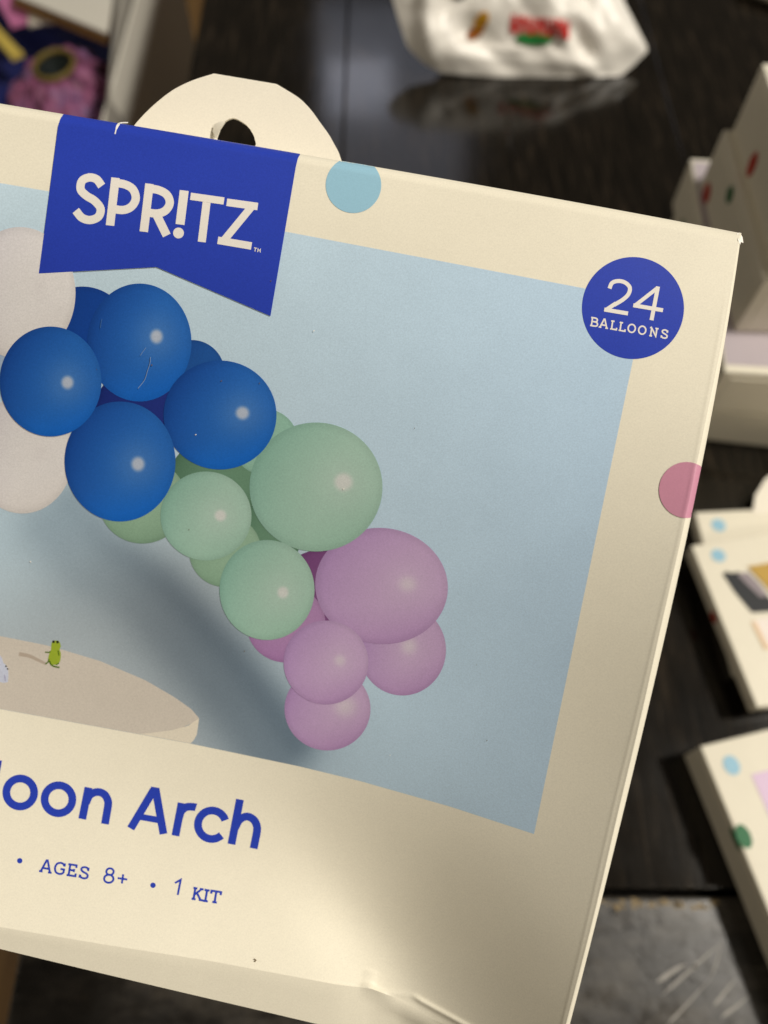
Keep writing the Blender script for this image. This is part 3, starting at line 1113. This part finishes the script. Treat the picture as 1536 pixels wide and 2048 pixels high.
# picture box on top of it
c1 = hit(1382, 1091, 0.0245)
pb = carton('party_box', 'cream box with black and gold picture and pale panel, on top of another box', (c1[0], c1[1], 0.0117), math.radians(10.2), 0.16, 0.1125, 0.0128, 'boxes in the pair beside the large box')
zt = 0.0128 + LF
dot(pb, 0.0155, -0.0105, zt, 0.0048, M_sky)
patch(pb, [(0.013, -0.024), (0.016, -0.0225), (0.020, -0.0245), (0.024, -0.024), (0.034, -0.036), (0.040, -0.0555), (0.0215, -0.0535), (0.016, -0.038)], zt, M_coal)
patch(pb, [(0.0225, -0.026), (0.030, -0.0255), (0.034, -0.034), (0.037, -0.044), (0.0315, -0.0445), (0.026, -0.034)], zt + LF, paper('mid_grey_print', (150, 140, 146), 0.46, 0.2), 'grey_print')
patch(pb, [(0.0315, -0.022), (0.13, -0.022), (0.13, -0.056), (0.0445, -0.056), (0.038, -0.038)], zt + 2 * LF, M_gold, 'gold_print')
patch(pb, [(0.020, -0.0585), (0.13, -0.0585), (0.13, -0.076), (0.021, -0.076)], zt, M_palew, 'panel_print')
patch(pb, [(0.0185, -0.0595), (0.0215, -0.0595), (0.0225, -0.077), (0.13, -0.077), (0.13, -0.0785), (0.0195, -0.0785)], zt + LF, M_peach, 'panel_edge_print')
dot(pb, -0.0009, -0.050, 0.0065, 0.0042, M_red, 'x', ry=0.0036)

# stack of four, upper right
names = ['bottom box of the stack of four cream boxes behind the pair',
         'second box from the bottom of the four stacked cream boxes, lilac grey top',
         'third box from the bottom of the four stacked cream boxes, set back',
         'top box of the four stacked cream boxes with blue corner dot']
dims = [(0.257, 0.552, 0.0, 0.044, 0.222, -8), (0.2455, 0.540, 0.0442, 0.044, 0.215, -4.5), (0.2475, 0.510, 0.0884, 0.047, 0.150, -2), (0.2535, 0.508, 0.1356, 0.050, 0.150, -1.5)]
stack = []
for (x, y, z, h, wd, yw), lb_ in zip(dims, names):
    stack.append(carton('party_box', lb_, (x, y, z), math.radians(yw), 0.23, wd, h, 'stacked boxes behind the pair'))
patch(stack[1], [(0.0018, -0.004), (0.22, -0.004), (0.22, -0.209), (0.0018, -0.209)], 0.044 + LF, M_lilacgrey)
dot(stack[1], -0.0009, -0.045, 0.014, 0.007, M_green, 'x', ry=0.006)
dot(stack[2], -0.0009, -0.020, 0.008, 0.008, M_red, 'x', ry=0.007)
dot(stack[2], -0.0009, -0.056, 0.036, 0.006, M_green, 'x', ry=0.006)
dot(stack[3], -0.0009, -0.052, 0.012, 0.006, M_red, 'x', ry=0.009)
dot(stack[3], -0.0009, -0.068, 0.045, 0.010, M_green, 'x', ry=0.008)
dot(stack[3], 0.010, -0.024, 0.050 + LF, 0.008, M_sky)

# ------------------------------------------------------------------ crumpled white bag, far side of the table
m, n, b = nt('crinkled_white_plastic')
b.inputs['Base Color'].default_value = rgba((250, 246, 238))
b.inputs['Roughness'].default_value = 0.38
wn = add_noise(n, 38, 4, 0.55)
bump(n, b, wn.outputs[0], 0.35, 0.003)
M_bag = m
bag0 = np.array([0.145, 0.783, 0.0])
lean = math.radians(42)
BN = np.array([0.02, -math.cos(lean), math.sin(lean)])
BN /= np.linalg.norm(BN)
bag = empty('paper_bag', bag0)
tag(bag, 'crumpled white pouch with red lettering standing on the far side of the table', 'bag')
outl = [(1210, 162), (1100, 159), (985, 154), (882, 146), (846, 126), (816, 96), (800, 50), (786, 0), (772, -70), (790, -190), (860, -270), (1000, -290), (1130, -270), (1215, -180), (1232, -60), (1246, 0), (1272, 50), (1297, 100), (1268, 130), (1237, 156)]
outp = np.array([hitp(x, y, bag0, BN) for x, y in outl])
cen = np.array(hitp(1020, 20, bag0, BN))
NR, NS = 26, 120
oc = np.concatenate([outp, outp[:1]])
k_ = np.concatenate([[0], np.cumsum(np.linalg.norm(np.diff(oc, axis=0), axis=1))])
u_ = np.linspace(0, k_[-1], NS, endpoint=False)
rimp = np.stack([np.interp(u_, k_, oc[:, i]) for i in range(3)], -1)
Vv, Ff = [], []


def crumple(p, a):
    q = Vector(p) * 16
    r1 = 1 - abs(noise.noise(q)) * 2
    r2 = 1 - abs(noise.noise(q * 2.3 + Vector((4, 1, 9)))) * 2
    v = np.asarray(p, float) - CAM
    dz = v @ FWD
    x, y = 768 + FPX * (v @ RIGHT) / dz, 1024 - FPX * (v @ UP) / dz
    fold = 0.0
    for ax, ay, bx, by, wd, am in ((858, -90, 850, 128, 34, 0.013), (1150, 60, 1216, 168, 30, -0.014), (1180, -60, 1290, 104, 46, 0.012), (900, 112, 1190, 134, 34, 0.007), (930, 60, 1010, 130, 40, -0.008), (1060, -40, 1150, 60, 50, 0.009), (880, 30, 960, -40, 40, -0.007)):
        ex_, ey_ = bx - ax, by - ay
        t = min(1, max(0, ((x - ax) * ex_ + (y - ay) * ey_) / (ex_ * ex_ + ey_ * ey_)))
        fold += am * max(0.0, 1 - math.hypot(x - ax - t * ex_, y - ay - t * ey_) / wd)
    return a * (r1 * 0.7 + r2 * 0.35) + fold * a / 0.0095


for side in (1, -1):
    for i in range(NR + 1):
        r = i / NR
        for j in range(NS):
            p = cen + (rimp[j] - cen) * r
            puff = (1 - r ** 2.6) * (0.016 if side > 0 else 0.03)
            q = p + BN * side * puff
            q = q + BN * crumple(q, 0.0095) * (1 - r ** 6)
            q[2] = max(q[2], 0.0006)
            Vv.append(q)
for s_ in (0, 1):
    o_ = s_ * (NR + 1) * NS
    for i in range(NR):
        for j in range(NS):
            a, b2 = o_ + i * NS + j, o_ + i * NS + (j + 1) % NS
            q = (a, b2, b2 + NS, a + NS)
            Ff.append(q if s_ else q[::-1])
body = mesh('pouch', Vv, Ff, M_bag, bag, bag0, smooth=True)


def on_bag(px, py, lift=0.0022):
    """a point on the pouch front"""
    p = np.array(hitp(px, py, bag0, BN))
    # fraction of the way to the rim along this direction
    d = p - cen
    best, rr_b = 1e9, 1
    L = np.linalg.norm(d)
    if L < 1e-6:
        rr_b = 0
    else:
        cs = ((rimp - cen) @ d) / (np.linalg.norm(rimp - cen, axis=1) * L)
        j = int(np.argmax(cs))
        rr_b = min(1, L / np.linalg.norm(rimp[j] - cen))
    q = p + BN * (1 - rr_b ** 2.6) * 0.016
    return q + BN * (crumple(q, 0.0095) * (1 - rr_b ** 6) + lift)


def bag_patch(name, x0, y0, x1, y1, mat, nx=8, ny=4, slope=0.0, oval=False, parent=body):
    if oval:
        V_ = [on_bag((x0 + x1) / 2, (y0 + y1) / 2)]
        for r_ in (0.5, 1.0):
            for t in np.linspace(0, 6.283, 24, endpoint=False):
                V_.append(on_bag((x0 + x1) / 2 + r_ * (x1 - x0) / 2 * math.cos(t), (y0 + y1) / 2 + r_ * (y1 - y0) / 2 * math.sin(t) + slope * r_ * (x1 - x0) / 2 * math.cos(t)))
        F_ = [(0, 1 + (j + 1) % 24, 1 + j) for j in range(24)] + [(1 + j, 1 + (j + 1) % 24, 25 + (j + 1) % 24, 25 + j) for j in range(24)]
        return mesh(name, V_, F_, mat, parent, bag0)
    V_ = [on_bag(x0 + (x1 - x0) * i / nx, y0 + (y1 - y0) * j / ny + slope * (x1 - x0) * i / nx) for j in range(ny + 1) for i in range(nx + 1)]
    return mesh(name, V_, grid_faces(ny + 1, nx + 1), mat, parent, bag0)


M_bred = paper('bag_red_ink', (214, 40, 38), 0.45, 0.05)
M_bgreen = paper('bag_green_ink', (46, 140, 70), 0.45, 0.05)
M_byel = paper('bag_yellow_ink', (228, 170, 48), 0.45, 0.05)
M_bbrown = paper('bag_brown_ink', (160, 96, 40), 0.45, 0.05)
for k in range(7):      # the word is too blurred to read: upright red strokes with counters
    x0 = 1016 + k * 16.5
    y0 = 40 + k * 2.6
    bag_patch('letter_stroke', x0, y0, x0 + 5, y0 + 33, M_bred, 1, 5)
    bag_patch('letter_stroke', x0 + 8.5, y0 + 1, x0 + 13, y0 + 34, M_bred, 1, 5)
    bag_patch('letter_stroke', x0 + 5, y0 + (2 if k % 2 else 24), x0 + 8.5, y0 + (11 if k % 2 else 33), M_bred, 1, 2)
    if k % 3 == 0:
        bag_patch('letter_stroke', x0 + 5, y0 + 12, x0 + 8.5, y0 + 20, M_bred, 1, 2)
bag_patch('green_label', 1026, 74, 1096, 98, M_bgreen, oval=True, slope=0.08)
bag_patch('yellow_mark', 944, 36, 972, 66, M_byel, oval=True, slope=-0.3)
bag_patch('brown_mark', 932, 56, 966, 82, M_bbrown, oval=True, slope=-0.4)
bag_patch('dark_mark', 900, -14, 930, 8, M_coal, oval=True)

# grey cloth at the far corner
g0 = hit(1480, -2, 0.0)
gc = empty('folded_cloth', (g0[0], g0[1], 0))
tag(gc, 'grey folded cloth at the far right corner of the table', 'cloth')
m, n, b = nt('grey_cloth')
b.inputs['Base Color'].default_value = rgba((112, 106, 92))
b.inputs['Roughness'].default_value = 0.9
wn = add_noise(n, 400, 2, 0.5)
bump(n, b, wn.outputs[0], 0.5, 0.0005)
for k in range(2):
    bm = bmesh.new()
    for i in range(13):
        for j in range(11):
            x, y = 0.26 * i / 12, 0.2 * j / 10
            bm.verts.new((x + 0.012 * k, y - x * 0.7 + 0.010 * k, 0.003 + 0.008 * k + 0.002 * noise.noise(Vector((x * 30, y * 30, k)))))
    bm.verts.ensure_lookup_table()
    for i in range(12):
        for j in range(10):
            bm.faces.new([bm.verts[v] for v in (i * 11 + j, (i + 1) * 11 + j, (i + 1) * 11 + j + 1, i * 11 + j + 1)])
    ex = bmesh.ops.extrude_face_region(bm, geom=list(bm.faces))
    bmesh.ops.translate(bm, vec=(0, 0, 0.007), verts=[g_ for g_ in ex['geom'] if isinstance(g_, bmesh.types.BMVert)])
    bm_obj('fold', bm, m, gc, True)

# ------------------------------------------------------------------ open carton beside the table, upper left
M_kraft = paper('kraft_board', (176, 138, 84), 0.8, 0.12)
M_whiteb = paper('white_board', (236, 232, 220), 0.6, 0.05)
M_whiteb_shade = paper('shaded_white_board', (170, 166, 158), 0.5, 0.08)  # same white board, with the flap's shade put into its colour
RZ = -0.20
kc = np.array([-0.40, 1.02, -0.74])
cart = empty('cardboard_carton', kc)
tag(cart, 'open white cardboard carton with kraft edges standing beside the table', 'carton')


def quad_slab(name, P4, th, mat, parent, org, nvec=None):
    P4 = np.asarray(P4, float)
    nv = np.cross(P4[1] - P4[0], P4[3] - P4[0])
    nv /= np.linalg.norm(nv)
    if nv[2] < 0:
        nv = -nv
    V_ = np.concatenate([P4, P4 - nv * th])
    F_ = [(0, 1, 2, 3), (7, 6, 5, 4)] + [(i, i + 4, (i + 1) % 4 + 4, (i + 1) % 4) for i in range(4)]
    o = mesh(name, V_, F_, mat, parent, org)
    return o


A = hit(232, 246, RZ)
B_ = hit(246, -20, RZ)
xr = (A[0] + B_[0]) / 2
y0c, y1c = 0.86, 1.62
xl = xr - 0.62
H0 = -0.74
quad_slab('right_wall', [(xr, y0c, RZ), (xr, y1c, RZ), (xr, y1c, H0), (xr, y0c, H0)], 0.005, M_whiteb, cart, kc)
quad_slab('left_wall', [(xl, y0c, RZ), (xl, y1c, RZ), (xl, y1c, H0), (xl, y0c, H0)], 0.005, M_whiteb, cart, kc)
quad_slab('front_wall', [(xl + .006, y0c, RZ), (xr - .006, y0c, RZ), (xr - .006, y0c, H0), (xl + .006, y0c, H0)], 0.005, M_whiteb, cart, kc)
quad_slab('back_wall', [(xl + .006, y1c, RZ), (xr - .006, y1c, RZ), (xr - .006, y1c, H0), (xl + .006, y1c, H0)], 0.005, M_whiteb, cart, kc)
quad_slab('carton_floor', [(xl + .01, y0c + .01, H0 + .006), (xr - .01, y0c + .01, H0 + .006), (xr - .01, y1c - .01, H0 + .006), (xl + .01, y1c - .01, H0 + .006)], 0.005, M_kraft, cart, kc)
# right flap folded out and down
quad_slab('side_flap', [hit(238, -25, RZ + .003), hit(214, 255, RZ + .003), hit(246, 262, RZ - 0.05), hit(284, -25, RZ - 0.05)], 0.004, M_whiteb_shade, cart, kc)
# far flap folded inwards, white with a kraft edge
fz = RZ - 0.015
f1, f2, f3, f4 = hit(30, -10, fz), hit(214, 66, fz), hit(240, -40, fz), hit(40, -60, fz)
quad_slab('white_flap', [f1, f2, f3, f4], 0.004, M_whiteb, cart, kc)
g1, g2 = hit(24, 6, fz - 0.02), hit(214, 86, fz - 0.02)
quad_slab('kraft_flap', [g1, g2, f3 - np.array([0, 0, .012]), f4 - np.array([0, 0, .012])], 0.004, M_kraft, cart, kc)

# things in the carton
m, n, b = nt('navy_fabric')
b.inputs['Base Color'].default_value = rgba((14, 26, 96))
b.inputs['Roughness'].default_value = 0.85
wn = add_noise(n, 700, 2, 0.5)
bump(n, b, wn.outputs[0], 0.4, 0.0004)
nv0 = np.array([xr - 0.31, 1.22, -0.38])
navy = empty('navy_cloth', nv0)
tag(navy, 'navy blue cloth bunched in the open carton', 'cloth')
Vn = []
NX, NY = 34, 40
for j in range(NY):
    for i in range(NX):
        x, y = xl + 0.012 + (0.62 - 0.03) * i / (NX - 1), y0c + 0.012 + (y1c - y0c - 0.03) * j / (NY - 1)
        Vn.append((x, y, -0.315 + 0.03 * noise.noise(Vector((x * 7, y * 7, 2))) + 0.012 * noise.noise(Vector((x * 19, y * 19, 5)))))
bmn = grid_faces(NY, NX, True)
top_n = len(Vn)
Vn += [(x, y, H0 + 0.008) for x, y, z in Vn]
bmn += [tuple(top_n + i for i in f[::-1]) for f in grid_faces(NY, NX, True)]
edge_i = [i for i in range(NX)] + [j * NX + NX - 1 for j in range(1, NY)] + [(NY - 1) * NX + i for i in range(NX - 2, -1, -1)] + [j * NX for j in range(NY - 2, 0, -1)]
for a, b2 in zip(edge_i, edge_i[1:] + edge_i[:1]):
    bmn.append((a, a + top_n, b2 + top_n, b2))
mesh('cloth', Vn, bmn, m, navy, nv0, smooth=True)

m, n, b = nt('pink_tissue')
b.inputs['Roughness'].default_value = 0.6
wn = add_noise(n, 22, 3, 0.6)
cr = ramp(n, wn.outputs[0], [(0.36, rgba((72, 38, 62))), (0.5, rgba((152, 84, 122))), (0.66, rgba((130, 98, 142)))])
n.links.new(cr.outputs[0], b.inputs['Base Color'])
bump(n, b, wn.outputs[0], 0.6, 0.006)
rc = np.array(hit(116, 150, -0.255))
ros = empty('paper_rosette', rc + np.array([0, 0, -0.05]))
tag(ros, 'ruffled pink paper rosette with a dark centre in the open carton', 'rosette')
ro = rc + np.array([0, 0, -0.05])
for li, (ra, rb2, hz, amp, ph) in enumerate(((0.030, 0.098, 0.028, 0.011, 0.0), (0.030, 0.080, 0.046, 0.009, 0.9), (0.029, 0.058, 0.062, 0.006, 2.0))):
    Vr = []
    NA, NB = 90, 12
    for i in range(NB):
        f = i / (NB - 1)
        for j in range(NA):
            t = 2 * math.pi * j / NA
            R_ = ra + (rb2 - ra) * f
            ruf = amp * f * math.sin(t * (9 + 2 * li) + ph) + 0.5 * amp * f * math.sin(t * 5 + ph * 3)
            z = hz + 0.018 * f - 0.040 * f * f + ruf
            R2 = R_ * (1 + 0.06 * f * math.sin(t * 4 + ph))
            Vr.append((ro[0] + R2 * math.cos(t), ro[1] + R2 * 1.25 * math.sin(t), ro[2] + z))
    Fr = []
    for i in range(NB - 1):
        for j in range(NA):
            Fr.append((i * NA + j, (i + 1) * NA + j, (i + 1) * NA + (j + 1) % NA, i * NA + (j + 1) % NA))
    o = mesh('ruffle', Vr, Fr, m, ros, ro, smooth=True)
    sm = o.modifiers.new('thickness', 'SOLIDIFY')
    sm.thickness = 0.0008
bm = bmesh.new()
M_ring = plain('ochre_ring', (116, 100, 46), 0.6)
Vr, Fr = [], []
for j in range(40):
    t = 2 * math.pi * j / 40
    for k in range(8):
        a = 2 * math.pi * k / 8
        R_ = 0.030 + 0.0035 * math.cos(a)
        Vr.append((ro[0] + R_ * math.cos(t), ro[1] + 1.25 * R_ * math.sin(t), ro[2] + 0.066 + 0.005 * math.sin(a)))
for j in range(40):
    for k in range(8):
        Fr.append((j * 8 + k, ((j + 1) % 40) * 8 + k, ((j + 1) % 40) * 8 + (k + 1) % 8, j * 8 + (k + 1) % 8))
bm.free()
mesh('centre_ring', Vr, Fr, M_ring, ros, ro, smooth=True)
th = np.linspace(0, 2 * math.pi, 32, endpoint=False)
mesh('dark_centre', [(ro[0] + 0.029 * math.cos(t), ro[1] + 0.036 * math.sin(t), ro[2] + 0.062) for t in th] + [(ro[0], ro[1], ro[2] + 0.045)], [(i, (i + 1) % 32, 32) for i in range(32)], plain('dark_core', (12, 22, 20), 0.5), ros, ro)


def rod(name, label, cat, p0, p1, w, h, mat, group=None):
    p0, p1 = np.array(p0), np.array(p1)
    L = np.linalg.norm(p1 - p0)
    o = empty(name, (p0 + p1) / 2)
    o.rotation_euler = Vector(p1 - p0).to_track_quat('X', 'Z').to_euler()
    tag(o, label, cat, group)
    bm_obj('strip', box_bm(-L / 2, L / 2, -w / 2, w / 2, -h / 2, h / 2, min(w, h) * 0.2, 2), mat, o)
    for e in (-1, 1):
        bm_obj('end_cap', box_bm(e * L / 2 - 0.002, e * L / 2 + 0.002, -w / 2 - 0.001, w / 2 + 0.001, -h / 2 - 0.001, h / 2 + 0.001, 0.0006, 1), mat, o)
    return o


rod('yellow_strip', 'yellow strip lying left of the pink rosette in the carton', 'strip', hit(-60, 10, -0.262), hit(34, 112, -0.262), 0.020, 0.008, plain('yellow_card', (214, 190, 92), 0.6))
rod('pink_strip', 'pink card strip behind the rosette at the left of the carton', 'strip', hit(2, -40, -0.25), hit(52, 44, -0.25), 0.05, 0.006, plain('pink_card', (214, 128, 178), 0.6))
rod('white_strip', 'short white card scrap between the pink strip and the kraft flap', 'scrap', hit(60, 40, -0.246), hit(104, 34, -0.246), 0.034, 0.005, plain('white_card', (216, 208, 196), 0.6))
